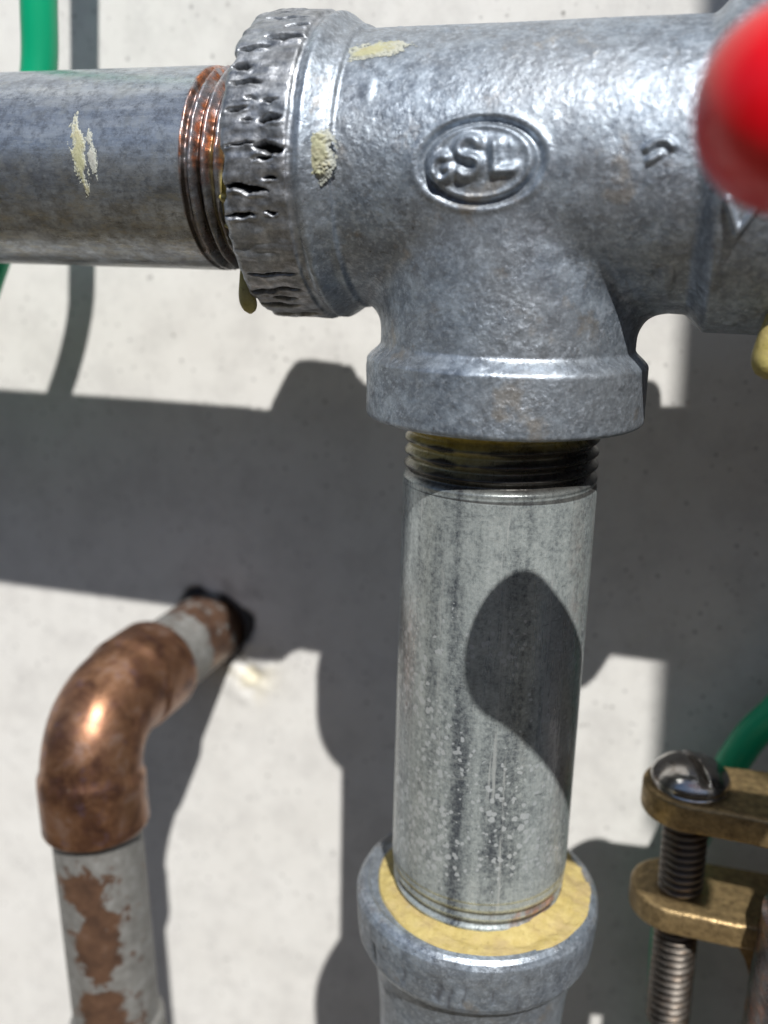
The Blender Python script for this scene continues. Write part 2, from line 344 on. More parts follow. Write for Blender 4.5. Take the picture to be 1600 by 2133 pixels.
def seg_dist(x, z, pts):
    d = np.full(len(x), 9.)
    for (ax, az), (bx, bz) in zip(pts[:-1], pts[1:]):
        vx, vz = bx-ax, bz-az; t = np.clip(((x-ax)*vx+(z-az)*vz)/(vx*vx+vz*vz+1e-9), 0, 1)
        d = np.minimum(d, np.hypot(x-ax-t*vx, z-az-t*vz))
    return d
def arc(cx, cz, rx, rz, a0, a1, n=14):
    return [(cx+rx*math.cos(math.radians(a0+(a1-a0)*i/n)), cz+rz*math.sin(math.radians(a0+(a1-a0)*i/n))) for i in range(n+1)]
LET_G = arc(-.40, -.045, .10, .12, 60, 330)+[(-.31, -.05), (-.38, -.05)]
LET_S = arc(-.10, .15, .115, .095, 30, 270, 10)+arc(-.10, -.04, .125, .095, 90, -150, 10)
LET_L = [(.17, .16), (.18, -.10), (.38, -.10)]
def sdf(P, detail=True):
    x, y, z = P.T
    rx = np.hypot(y, z); rz = np.hypot(x, y)
    Rx = 1.70 + .055*sstep(-1.86, -1.93, x) + .135*sstep(-1.93, -2.24, x) + .035*sstep(-2.33, -2.40, x) + .02*np.exp(-((x+2.22)/.06)**2) - .03*np.exp(-((x+2.335)/.035)**2) + .21*sstep(2.20, 2.48, x)
    fx = rx-Rx
    ex = np.maximum(-3.24-x, x-3.48); k = .10; q = np.stack([fx+k, ex+k], 1)          # rounded ends
    fx = np.minimum(q.max(1), 0)+np.linalg.norm(np.maximum(q, 0), axis=1)-k
    Rz = 1.690-.01*sstep(-1.2, -2.1, z)+.180*sstep(-2.17, -2.40, z)
    fz = rz-Rz; ez = np.maximum(-3.15-z, z-.2); k = .07; q = np.stack([fz+k, ez+k], 1)
    fz = np.minimum(q.max(1), 0)+np.linalg.norm(np.maximum(q, 0), axis=1)-k
    k = .13+.27*sstep(-1.35, -.4, y); h = np.clip(.5+.5*(fz-fx)/k, 0, 1); f = fz*(1-h)+fx*h-k*h*(1-h)
    if not detail: return f
    d = fbm(P, .8, 2, 2)*.014 + fbm(P, 7.5, 12, 2)*.0045 + np.clip(noise(P, (4, 4, 4), 77)-.62, 0, 1)*.05
    sm = 1-sstep(-2.05, -2.15, x)
    # maker's oval and letters (front face only)
    front = sstep(-.6, -.9, y)
    ca, sa = math.cos(math.radians(3)), math.sin(math.radians(3))
    lx = (x+.13)*ca+(z+.03)*sa; lz = -(x+.13)*sa+(z+.03)*ca
    e = np.sqrt((lx/.66)**2+(lz/.44)**2)
    ed = (e-1)*.52
    ring = -.062*np.exp(-(ed/.036)**2)+.016*np.exp(-((ed-.09)/.04)**2)+.022*np.exp(-((ed+.08)/.035)**2)
    inn = sstep(-.12, -.17, ed)*.002
    gd = np.minimum(np.minimum(seg_dist(lx+.02, lz, LET_G), seg_dist(lx+.02, lz, LET_S)), seg_dist(lx, lz, LET_L))
    let = .072*np.exp(-(gd/.058)**2)*(1+.5*noise(P, (5.5, 5.5, 5.5), 5))*(e < .93)
    d = d*(1-.2*(e < 1.1)*front)+front*(ring+inn+let)
    # small cast mark by the right socket and the V strokes on its bead
    gd = np.minimum(seg_dist(x, z, [(1.66, .10), (1.74, .17), (1.86, .18), (1.93, .12)]), seg_dist(x, z, [(1.70, -.02), (1.80, .04)]))
    d = d+front*.05*sstep(.06, .01, gd)
    gd = seg_dist(x, z, [(2.52, -.42), (2.66, -.74), (2.84, -.46)]); d = d+front*.06*sstep(.05, .01, gd)
    # wrench-chewed left bead
    ph = np.degrees(np.arctan2(z, -y)); cm = sstep(-2.28, -2.42, x)
    Q = np.stack([x*1.4, ph*.13, x*0], 1)
    Q3 = np.stack([x*1.1, ph*.22, x*0], 1); rg = 1-np.abs(noise(Q3, (1, 1, 1), 93))*2
    d = d+cm*(noise(Q, (1, 1, 1), 91)*.014+np.maximum(noise(Q, (2.6, 1.6, 1), 92), -.35)*.008-.010*np.clip(rg-.6, 0, 1)+.010*noise(np.stack([x*6, ph*.5, x*0], 1), (1, 1, 1), 94)+.006*noise(P, (9, 9, 9), 95))
    for i, (gx, gp, wx, wp) in enumerate(GOUGE):
        wob = .5*noise(np.stack([x*7, x*0+i, x*0], 1), (1, 1, 1), 7)+.25*noise(np.stack([x*17, x*0+i, x*0], 1), (1, 1, 1), 8)
        dp = (ph-gp-wob*1.3-(i % 3-1)*2.2*(x-gx))/(wp*.95); dx = (x-gx)/(wx*1.25)
        r2 = np.abs(dx)**1.6+np.abs(dp)*(1+.35*wob); dep = (.19 if wp > 1.5 else .11)*(1.15 if i % 4 == 0 else .9)
        d = d-dep*sstep(1.05, .45, r2)
        d = d+.016*np.exp(-((dp+1.25)/.38)**2)*sstep(1.1, .6, np.abs(dx))*(1+wob)
    # nicks on the bead's outer edge
    d = d-.07*sstep(-3.10, -3.24, x)*np.clip(noise(np.stack([ph*.16, x*0, x*0], 1), (1, 1, 1), 15), 0, 1)
    return f-d
def build_tee():
    bm = bmesh.new()
    def cyl(p0, p1, r):
        p0, p1 = Vector(p0), Vector(p1); q = (p1-p0).to_track_quat('Z', 'Y').to_matrix().to_4x4(); q.translation = (p0+p1)/2
        bmesh.ops.create_cone(bm, cap_ends=True, segments=96, radius1=r, radius2=r, depth=(p1-p0).length, matrix=q)
    cyl((-2.4, 0, 0), (2.5, 0, 0), 1.72); cyl((-3.24, 0, 0), (-2.1, 0, 0), 1.92); cyl((2.26, 0, 0), (3.48, 0, 0), 1.91)
    cyl((0, 0, 0), (0, 0, -2.5), 1.68); cyl((0, 0, -2.25), (0, 0, -3.15), 1.86)
    me = bpy.data.meshes.new('tee_tmp'); bm.to_mesh(me); bm.free()
    o = bpy.data.objects.new('tee_tmp', me); scene.collection.objects.link(o)
    md = o.modifiers.new('r', 'REMESH'); md.mode = 'VOXEL'; md.voxel_size = .021; md.adaptivity = 0
    dg = bpy.context.evaluated_depsgraph_get(); me2 = bpy.data.meshes.new_from_object(o.evaluated_get(dg))
    n = len(me2.vertices); V = np.empty(n*3); me2.vertices.foreach_get('co', V); V = V.reshape(-1, 3)
    L = np.empty(len(me2.loops), int); me2.loops.foreach_get('vertex_index', L); F = L.reshape(-1, 4)
    bpy.data.objects.remove(o)
    def newton(V, its, detail, hh=.006):
        for _ in range(its):
            f = sdf(V, detail); g = np.stack([(sdf(V+np.eye(3)[i]*hh, detail)-sdf(V-np.eye(3)[i]*hh, detail))/(2*hh) for i in range(3)], 1)
            g2 = (g*g).sum(1); st = np.clip(f/np.maximum(g2, .3), -.12, .12); V = V-st[:, None]*g
        return V
    V = newton(V, 4, False)
    # a little tangential relaxation so the quads flow
    E = np.concatenate([F[:, [0, 1]], F[:, [1, 2]], F[:, [2, 3]], F[:, [3, 0]]])
    for _ in range(4):
        A = np.zeros_like(V); c = np.zeros(n); 
        for i in range(3): A[:, i] = np.bincount(E[:, 0], V[E[:, 1], i], n)+np.bincount(E[:, 1], V[E[:, 0], i], n)
        c = np.bincount(E[:, 0], minlength=n)+np.bincount(E[:, 1], minlength=n)
        V = V*.4+.6*A/c[:, None]; V = newton(V, 1, False)
    # displace along the smooth normal so relief never folds
    hh = .01; g = np.stack([(sdf(V+np.eye(3)[i]*hh, False)-sdf(V-np.eye(3)[i]*hh, False))/(2*hh) for i in range(3)], 1)
    g /= np.linalg.norm(g, axis=1)[:, None]; d = sdf(V, False)-sdf(V, True); V0 = V; V = V+g*np.clip(d, -.2, .12)[:, None]
    x, y, z = V0.T; ph = np.degrees(np.arctan2(z, -y)); dirt_shade = np.zeros(n)
    cm = sstep(-2.25, -2.4, x); dirt_shade = np.maximum(dirt_shade, cm*sstep(.035, .10, -d))  # gouge shade painted into the colour, darker with depth
    dirt_shade = np.maximum(dirt_shade, cm*.25*sstep(.25, .55, fbm(np.stack([x*1.5, ph*.35, x*0], 1), 1, 5)))
    shiny = cm*.35
    # cast slag lines on shoulders are bright, smooth zinc
    shiny = np.maximum(shiny, np.exp(-((x+2.28)/.09)**2)*(np.hypot(y, z) > 1.5)); shiny = np.maximum(shiny, np.exp(-((z+2.28)/.10)**2)*(np.abs(x) < 2)*(z < -1))
    root = empty('pipe_tee', (0, 0, -3.15), 'large grey cast galvanized tee with oval maker\'s mark and wrench-chewed left bead', 'pipe fitting')
    mesh('tee_body', V, F, m_cast, root, (0, 0, -3.15), {'dirt_shade': dirt_shade, 'shiny': shiny, 'bead': cm*(.75+.25*noise(V0, (2, 2, 2), 3))})
    return root
tee = build_tee(); TB = (0, 0, -3.15)

# conforming dabs of sealant: a small height-field wrapped on a cylinder
def dab(name, axis, R, c0, p0, w, hgt, seed, parent, base, mat, thick=.03, shape=None, thin=0.3):
    """axis 'x' or 'z'; c0 = place along the axis, p0 = angle (deg) round it from the front; w along, hgt round (cm)"""
    n = 110; a, b = np.meshgrid(np.linspace(-1.7, 1.7, n), np.linspace(-1.7, 1.7, n), indexing='ij'); a = a.ravel(); b = b.ravel()
    P = np.stack([a*2.2+seed*3.1, b*2.2, a*0], 1)
    m = (shape(a, b) if shape else 1-np.hypot(a, b)*1.25)+.42*fbm(P, 1.3, seed, 4)+.16*noise(P, (9, 9, 9), seed+9)
    h = thick*sstep(0, .35, m)*(.6+.6*(fbm(P, 2.2, seed+3)+.5)) - .012*(m < 0)
    s_ = c0+a*w/2; ph = math.radians(p0)+b*hgt/2/R; r = R+.004+h
    V = np.stack([s_, -r*np.cos(ph), r*np.sin(ph)], 1) if axis == 'x' else np.stack([r*np.sin(ph), -r*np.cos(ph), s_], 1)
    F = gridfaces(n, n); keep = (m[F] > -.06).any(1); F = F[keep]
    used = np.unique(F); ren = -np.ones(len(V), int); ren[used] = np.arange(len(used))
    return mesh(name, V[used], ren[F], mat, parent, base, {'thin': (sstep(.3, .02, m)*.8+thin*.5)[used]})
dab('sealant_dab', 'x', 1.715, -1.55, 47, .78, .42, 3, tee, TB, m_smear, .014, lambda a, b: .70-np.hypot(a*.85, (b-.35*a)*1.1), .25)
dab('sealant_dab', 'x', 1.79, -2.08, 1, .66, .62, 5, tee, TB, m_smear, .035, lambda a, b: .95-np.hypot(a*1.2, b*1.15), .5)
dab('sealant_dab', 'z', 1.665, -1.75, 45, .22, .26, 8, tee, TB, m_smear, .006, None, .9)
def blob(name, pts, rads, parent, base, mat):
    """a hanging drip: stacked rings along pts"""
    n = 28; V = []
    ph = np.linspace(0, 2*math.pi, n, endpoint=False)
    for (p, r) in zip(pts, rads):
        V.append(np.array(p)+np.stack([r*np.cos(ph), r*.8*np.sin(ph), ph*0], 1))
    V = np.concatenate(V); V = V+np.stack([noise(V, (5, 5, 5), 3)]*3, 1)*.012
    return mesh(name, V, capped(V, len(pts), n)[::1], mat, parent, base, {'thin': np.zeros(len(V))})
def drip(x, y, z0, L, r, parent, base, lean=0, mat=m_dope2):
    k = 16; pts = []; rads = []
    for i in range(k+1):
        t = i/k; pts.append((x+lean*t, y, z0-L*t)); 
        rr = r*(.5+.5*sstep(0, .75, np.array(t)))*math.sqrt(max(0.02, 1-max(0, (t-.72)/.28)**2)); rads.append(float(rr))
    return blob('sealant_drip', pts, rads, parent, base, mat)
drip(-3.36, -.95, -1.20, .66, .12, tee, TB, .08)
drip(3.24, -1.0, -1.42, .92, .21, tee, TB, -.05, m_dope2)

# ------------------------------------------------------------------ threaded pipes
PITCH_T = .1814
def thread_r(s_in, PH, ncut, run, R=1.335, depth=.085, hand=1):
    """s_in: distance from the fitting face outwards; threads fade over the last 'run' cm before ncut"""
    u = (s_in/PITCH_T + hand*PH/(2*math.pi)) % 1.0
    tri = np.abs(u-.5)*2                                        # 0 at root, 1 at crest
    prof = np.clip(tri*1.35-.18, 0, 1)
    amt = sstep(ncut, ncut-run, s_in)
    return R-depth*amt*(1-prof)-.012*amt, amt, 1-prof
def vertical_pipe():
    base = (0, 0, -10.9)
    ts = np.concatenate([np.arange(-10.9, -9.9, .012), np.arange(-9.9, -4.15, .05), np.arange(-4.15, -2.9, .0105)])
    def rf(T, PH):
        r1, a1, _ = thread_r(-3.05-T, PH, 1.02, .25)
        r1 = np.where(T > -4.2, r1, 1.335)
        # shallow run-out grooves at the foot
        r2, a2, _ = thread_r(T+10.52, PH, .62, .45, 1.33, .05)
        r = np.where(T < -9.9, np.minimum(r2-.012*sstep(-9.98, -10.1, T), r1), r1)
        return r+.004*np.sin(PH*2)
    V, T, PH, R = revolve(ts, rf, 300, (0, 0, 0), (0, 0, 1))
    front = np.where(PH > math.pi, PH-2*math.pi, PH)              # + = towards +x here
    ux = V[:, 0]
    s_ = -3.05-T; _, am, gr = thread_r(s_, PH, 1.02, .25)
    zone = (T > -4.08)
    N = fbm(V, 2.1, 13); N2 = fbm(V*np.array([1, 1, .4]), 3.4, 14)
    dope = zone*np.clip(sstep(.95, -.5, ux+.6*N)*sstep(.88, .30, s_)*sstep(.05, .6, gr+N2*.7)+sstep(.34, .12, s_+.12*N2), 0, 1)
    dope = dope*sstep(-.5, -.1, N2+.35)
    dirt_shade = zone*(sstep(.98, .80, s_)*.94)*(1-.0*dope)  # shade under the tee painted dark over the threads and their roots
    dirt_shade = np.maximum(dirt_shade, zone*sstep(.55, .9, gr)*.8*(am > .02)); 
    foot = (T < -10.0); _, am2, gr2 = thread_r(T+10.52, PH, .62, .45)
    dirt_shade = np.maximum(dirt_shade, foot*sstep(.75, .95, gr2)*(am2 > .03)*.75)
    rust = foot*sstep(.5, 1.0, ux+.5*N)*sstep(-9.95, -10.15, T)*sstep(.0, .5, N2+.25)*.6
    rust = np.maximum(rust, (T > -10.4)*(T < -3.9)*sstep(.30, .62, fbm(V*np.array([1, 1, .35]), 1.7, 71))*.10)
    root = empty('vertical_pipe', base, 'mottled upright galvanized pipe screwed into the underside of the tee, red handle\'s shadow on it', 'pipe')
    NB = fbm(V*np.array([1, 1, .5]), 1.6, 77)
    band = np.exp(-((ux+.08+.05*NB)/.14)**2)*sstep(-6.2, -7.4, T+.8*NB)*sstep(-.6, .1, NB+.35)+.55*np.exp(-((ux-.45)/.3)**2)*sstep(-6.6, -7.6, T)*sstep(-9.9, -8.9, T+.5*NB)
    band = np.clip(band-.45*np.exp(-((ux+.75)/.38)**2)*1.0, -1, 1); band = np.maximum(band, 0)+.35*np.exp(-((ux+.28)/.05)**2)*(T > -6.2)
    speck = np.clip(sstep(-4.8, -6.6, T)*(.78+.22*np.exp(-((ux-.3)/.42)**2))*sstep(-10.0, -9.4, T)+.15*sstep(-4.5, -6, T), 0, 1)*(T > -10.05)*sstep(-.55, .25, fbm(V, .9, 79)+.1)
    mesh('pipe_body', V, capped(V, len(ts), 300), m_vpipe, root, base, {'band': band, 'speck': speck, 'dope': dope, 'dirt_shade': dirt_shade*(1-dope), 'rust': rust})
    # welded seam line, a fine raised strip on the left
    return root
vp = vertical_pipe()
def horizontal_pipe():
    base = (-16, 0, -1.335)
    ts = np.concatenate([np.arange(-16, -4.25, .06), np.arange(-4.25, -2.9, .0105)])
    def rf(T, PH):
        r1, a, _ = thread_r(-3.05-(-T)*-1 if False else (-3.20-T), PH, .86, .12, 1.335, .085, -1)
        return np.where(T > -4.2, r1+.012*noise(np.stack([T*5, PH*6, T*0], 1), (1, 1, 1), 6)*(T > -4.05)+.008*noise(np.stack([T*12, PH*22, T*0], 1), (1, 1, 1), 6)*(T > -4.05), 1.335)+.003*np.sin(PH*3)
    V, T, PH, R = revolve(ts, rf, 300, (0, 0, 0), (1, 0, 0))
    s_ = -3.20-T; _, am, gr = thread_r(s_, PH, .86, .12, hand=-1); z = V[:, 2]; N = fbm(V, 2.0, 23); N2 = fbm(V, 4.5, 24)
    zone = sstep(-4.08, -4.05, T)
    rust = zone*np.clip((sstep(-.5, .1, z+.35*N)+.25)*(.35+.65*sstep(-.25, .25, N2+.25*N)), 0, 1)*(.55+.45*sstep(.1, .6, gr))
    dirt_shade = zone*np.clip(sstep(.15, -.35, z+.3*N)*.80*(.5+.5*gr)+sstep(.80, .98, gr)*.5, 0, 1)  # threads darker towards the underside and in the roots
    dope = sstep(.22, .12, s_+.05*N2)*sstep(1.0, .65, z+.3*N)+zone*sstep(.50, .36, s_)*sstep(.45, .0, z)*sstep(.2, .7, gr)*sstep(-.5, .0, N)
    dope = np.clip(dope, 0, 1)*zone
    mottle = .7*sstep(.15, -.6, z+.35*N)  # mottling grows towards the pipe's underside
    root = empty('horizontal_pipe', base, 'horizontal galvanized pipe with rusty threads entering the tee from the left', 'pipe')
    mesh('pipe_body', V, capped(V, len(ts), 300), m_hpipe, root, base, {'dope': dope, 'dirt_shade': dirt_shade*(1-dope), 'rust': rust, 'mottle': mottle})
    dab('sealant_smear', 'x', 1.336, -5.52, 5, .36, .66, 11, root, base, m_smear, .010, lambda a, b: .66-np.abs(a+.28*b-.1)*1.0-.35*np.abs(b), .35)
    dab('sealant_smear', 'x', 1.336, -5.30, 4, .26, .60, 14, root, base, mat_paste('white_sealant', (.36, .37, .35), (.46, .48, .47)), .008, lambda a, b: .45-np.abs(a+.45*b)*.9-.45*np.abs(b), .6)
    # lumps of sealant caught in the threads
    for (zz, L) in ((-.42, .12), (-.75, .08), (-1.0, .07)):
        yy = -math.sqrt(max(.01, 1.33**2-zz**2))
        blob('sealant_lump', [(-3.47, yy-.0, zz+L/2), (-3.47, yy-.03, zz+L/4), (-3.46, yy-.04, zz), (-3.46, yy-.02, zz-L/3), (-3.46, yy, zz-L/2)], [.02, .06, .075, .05, .015], root, base, m_dope2)
    return root
hp = horizontal_pipe()

# ------------------------------------------------------------------ lower coupling with its ring of sealant
def lower_coupling():
    base = (0, 0, -16)
    root = empty('lower_coupling', base, 'grey malleable coupling under the upright pipe, smeared with a wide ring of yellow sealant', 'pipe fitting')
    prof = [(-16, 1.44), (-14.2, 1.44), (-12.9, 1.46), (-12.2, 1.51), (-11.75, 1.57), (-11.52, 1.62), (-11.42, 1.70), (-11.36, 1.78), (-11.26, 1.83), (-11.12, 1.85), (-10.70, 1.88), (-10.58, 1.87), (-10.50, 1.83), (-10.45, 1.77), (-10.44, 1.70), (-10.48, 1.66), (-10.50, 1.40), (-10.52, 1.20)]
    sub = 8; pr = []
    for a, b in zip(prof[:-1], prof[1:]):
        for k in range(sub): pr.append((a[0]+(b[0]-a[0])*k/sub, a[1]+(b[1]-a[1])*k/sub))
    pr.append(prof[-1]); nph = 300; n = len(pr)
    T = np.repeat([q[0] for q in pr], nph); R = np.repeat([q[1] for q in pr], nph); PH = np.tile(np.linspace(0, 2*math.pi, nph, endpoint=False), n)
    for it in range(1):
        pass
    V = np.stack([R*np.sin(PH), -R*np.cos(PH), T], 1)
    d = fbm(V, 1.1, 33)*.02+fbm(V, 5, 34)*.006
    # vertical scores on the bead
    sc = np.zeros(len(V)); pd = np.degrees(np.where(PH > math.pi, PH-2*math.pi, PH))
    for gp, z0, z1, w_ in ((-22, -10.9, -11.15, 1.1), (-5, -10.9, -11.2, 1.6), (0, -10.95, -11.3, 1.0), (6, -10.88, -11.2, .9), (-42, -10.9, -11.2, 1.3), (30, -11, -11.3, 1.2), (18, -10.9, -11.1, .8)):
        m_ = np.exp(-((pd-gp-2*noise(V, (1, 1, 6), 3))/w_)**2)*sstep(z1-.08, z1+.05, T)*sstep(z0+.06, z0-.05, T); sc = np.maximum(sc, m_)
    d = d-sc*.03
    nr = np.stack([np.sin(PH), -np.cos(PH), 0*PH], 1); V = V+nr*d[:, None]
    F = capped(V, n, nph)
    top = np.exp(-((R-1.78)/.08)**2)*(T > -10.6)
    mesh('coupling_body', V, F, m_cast, root, base, {'dirt_shade': sc*.8, 'shiny': top*.6})
    # ring of sealant, uneven, piled against the pipe
    nr_ = 40; rr = np.linspace(1.22, 1.66, nr_); RR = np.repeat(rr, nph); PH = np.tile(np.linspace(0, 2*math.pi, nph, endpoint=False), nr_)
    outer = 1.665+.045*np.sin(PH+.6)+.012*np.sin(PH*3+1)+.014*noise(np.stack([np.cos(PH)*4, np.sin(PH)*4, PH*0], 1), (1, 1, 1), 4); cx = .08
    RR = 1.22+(RR-1.22)/(1.66-1.22)*(outer-1.22)
    V = np.stack([RR*np.sin(PH)+cx, -RR*np.cos(PH), 0*PH], 1)
    t = (RR-1.22)/(outer-1.22)
    V[:, 2] = -10.44+.12*(1-t)**1.5+.032*fbm(V, 1.4, 41)+.020*fbm(V*np.array([1, 2.2, 1]), 4, 42)+.009*fbm(V, 14, 43)-.07*sstep(.92, 1.0, t)
    # a finger-swept groove
    V[:, 2] -= .02*np.exp(-((t-.45-.15*np.sin(PH*2))/.12)**2)
    mesh('sealant_ring', V, gridfaces(nr_, nph, True, True), m_dope, root, base, {'thin': np.zeros(len(V))})
    return root
lower_coupling()

# ------------------------------------------------------------------ copper water pipe with elbow
def copper_pipe():
    ax = -7.10; ay = .29; zc = -9.02; RB = 1.22; base = (-6.82, ay, -18)
    root = empty('copper_pipe', base, 'bent copper pipe with flaking grey paint coming out of a hole in the wall', 'water pipe')
    # stub from the wall to the elbow (axis leans slightly)
    P0 = np.array([-6.90, WY+1.6, -9.0]); P1 = np.array([-6.98, 1.6, -8.98])
    d = P1-P0; L = np.linalg.norm(d); ts = np.linspace(0, L, 90)
    V, T, PH, R = revolve(ts, lambda T, PH: .775+0*T, 96, P0, d/L)
    t = T/L
    paint = .60+0*t; paint = np.where(t > .62, .95, paint); paint = paint-.25*(V[:, 0] > P0[0]+.1)*(t < .6)
    mesh('wall_stub', V, capped(V, len(ts), 96), m_cop2, root, base, {'paint': paint*.62+.12})
    # elbow: sweep with flared cups
    C = []; Rr = []
    D1 = (P1-P0)/L; A = np.array([ax, ay, zc])           # corner of the two axes
    start = A-D1*2.35; end = np.array([ax+.085, ay, zc-2.08])
    dv = (end-A)/np.linalg.norm(end-A); b0 = A-D1*1.30; b1 = A+dv*1.30
    for s in np.linspace(0, 1, 16): C.append(start+(b0-start)*s)
    for s in np.linspace(0, 1, 40)[1:]: C.append((1-s)**2*b0+2*s*(1-s)*(A*.93+.07*(b0+b1)/2)+s*s*b1)
    for s in np.linspace(0, 1, 16)[1:]: C.append(b1+(end-b1)*s)
    C = np.array(C); N = len(C); sl_ = np.concatenate([[0], np.cumsum(np.linalg.norm(np.diff(C, axis=0), axis=1))]); S_ = sl_[-1]
    de = np.minimum(sl_, S_-sl_)
    Rr = .885+.055*sstep(1.12, .95, de)+.012*sstep(.10, .0, de); Rr = Rr-.03*sstep(.03, 0, de)
    Tn = np.gradient(C, axis=0); Tn /= np.linalg.norm(Tn, axis=1)[:, None]; u = np.cross(Tn[0], [0, 0, 1.]); n = 128
    ph = np.linspace(0, 2*math.pi, n, endpoint=False); V = []
    def ring(c, t, u, r): v = np.cross(t, u); return c+r*(np.cos(ph)[:, None]*u+np.sin(ph)[:, None]*v)
    rings = []
    for k in range(N):
        u = u-Tn[k]*(u@Tn[k]); u /= np.linalg.norm(u)
        if k == 0: rings.append(ring(C[k]-Tn[k]*-.02, Tn[k], u, .77))
        rings.append(ring(C[k], Tn[k], u, Rr[k]))
        if k == N-1: rings.append(ring(C[k]-Tn[k]*.02, Tn[k], u, .77))
    V = np.concatenate(rings); V = V+0.0; nn = len(rings)
    c0 = np.repeat(np.vstack([C[:1], C, C[-1:]]), n, axis=0); rad = V-c0; rad /= np.linalg.norm(rad, axis=1)[:, None]
    V = V+rad*(fbm(V, 1.2, 55)*.012)[:, None]
    mesh('elbow', V, capped(V, nn, n), m_cop, root, base)
    # solder fillets at both mouths
    m_sol = mat_plain('dull_solder', (.40, .40, .39), .45, .7, .4, 9)
    for c, t_, nm in ((end, dv, 'solder_ring'), (start, -D1, 'solder_ring')):
        V, T, PH, R = revolve(np.linspace(-.03, .09, 8), lambda T, PH: .89-(T+.03)*.9+.01*np.sin(PH*5), 96, c, t_)
        mesh(nm, V, capped(V, 8, 96), m_sol, root, base)
    # downpipe, drifting right as it falls
    Q0 = end-dv*.4; Q1 = np.array([ax+.042*11, ay+.0, zc-11]); d = Q1-Q0; L = np.linalg.norm(d)
    V, T, PH, R = revolve(np.linspace(0, L, 220), lambda T, PH: .795+0*T, 128, Q0, d/L)
    cx = Q0[0]+(V[:, 2]-Q0[2])/(Q1[2]-Q0[2])*(Q1[0]-Q0[0]); xx = (V[:, 0]-cx)/.795
    z = V[:, 2]
    paint = .80-.72*np.exp(-((xx-.28-.30*fbm(V*np.array([0, 0, 1.]), 1.1, 3))/(.46+.2*fbm(V*np.array([0, 0, 1.]), 1.7, 13)))**2)*(V[:, 1] < ay)*sstep(-11.35, -11.9, z)+.30*np.exp(-((z+13.95)/.25)**2)
    paint = paint+.35*np.exp(-((z+14.75)/.25)**2)*0
    mesh('downpipe', V, capped(V, 220, 128), m_cop2, root, base, {'paint': paint})
    V, T, PH, R = revolve(np.linspace(0, 2.4, 30), lambda T, PH: .80+.095*sstep(0, .12, T), 96, Q0+d/L*4.50, d/L)
    mesh('pipe_sleeve', V, capped(V, 30, 96), m_cop2, root, base, {'paint': .55+.3*(T < .3)})
    # black caulk round the hole
    th = np.linspace(0, 2*math.pi, 80, endpoint=False); V = []; K = 12
    for k in range(K):
        a = k/(K-1)*math.pi
        for t_ in th:
            ro = .80+.10*(1-math.cos(a))*1.0; big = 1+.9*math.exp(-((((t_-.35+math.pi) % (2*math.pi))-math.pi)/.8)**2)
            V.append((HOLE[0]+math.cos(t_)*(.76+.07*(1-math.cos(a))*big), WY+.12-.14*math.sin(a), HOLE[1]+math.sin(t_)*(.76+.07*(1-math.cos(a))*big)))
    V = np.array(V); V[:, 1] += .06*fbm(V, 3, 61); V[:, 0] += .04*noise(V, (4, 4, 4), 62); V[:, 2] += .04*noise(V, (4, 4, 4), 63)
    mesh('caulk', V, gridfaces(K, 80, True), m_caulk, root, base)
copper_pipe()

# ------------------------------------------------------------------ green wires
LW = [(-7.5, 1.6, 9), (-7.7, 1.6, 6), (-7.87, 1.6, 4), (-8.00, 1.62, 2.72), (-8.14, 1.70, 1.70), (-8.48, 1.74, .6), (-8.98, 1.74, -.5), (-9.45, 1.74, -1.5), (-10.5, 1.9, -3.2), (-12.2, 2.2, -5.2)]
w = tube('green_wire', LW, .29, m_green, None, LW[0], 28)
tag(w, 'green insulated wire running behind the left horizontal pipe', 'wire', 'green earth wires')
RW = [(12, 3.6, -6.2), (8, 3.5, -6.5), (5.35, 3.5, -7.47), (4.34, 3.5, -8.67), (3.93, 3.5, -9.4), (3.55, 3.5, -10.56), (3.17, 3.5, -12.0), (3.09, 3.5, -13.42), (3.20, 3.5, -15.1), (3.48, 3.5, -17.3), (3.7, 3.5, -21)]
w = tube('green_wire', RW, .285, m_green, None, RW[-1], 28)
tag(w, 'dark green wire curving down behind the bronze clamp and its long screw', 'wire', 'green earth wires')

# ------------------------------------------------------------------ riser pipe and bronze earth clamp, right
RX, RY = 5.20, .60
def riser():
    base = (RX+.25, RY, -22); root = empty('riser_pipe', base, 'worn upright pipe at the right edge held by the bronze clamp', 'pipe')
    V, T, PH, R = revolve(np.linspace(0, 11.6, 160), lambda T, PH: 1.06+.08*sstep(11.5, 10.2, T)+.012*np.sin(T*2+PH*2), 128, base, (-.013, 0, 1))
    N = fbm(V, 1.4, 82); mesh('pipe_body', V, capped(V, 160, 128), m_hpipe, root, base, {'dope': N*0, 'dirt_shade': sstep(-.1, .5, N)*.6, 'rust': .35+sstep(.0, .5, -N)*.4, 'mottle': N*0+.6})
    tube('elbow_outlet', [(RX+.10, RY, -11.2), (RX+.10, RY, -10.8), (RX+.22, RY, -10.45), (RX+.8, RY, -10.28), (RX+3, RY, -10.25), (RX+12, RY, -10.25)], 1.04, m_hpipe, root, base, 48, lambda V: {'dirt_shade': V[:, 0]*0+.3, 'rust': V[:, 0]*0+.4, 'mottle': V[:, 0]*0+.5})
riser()
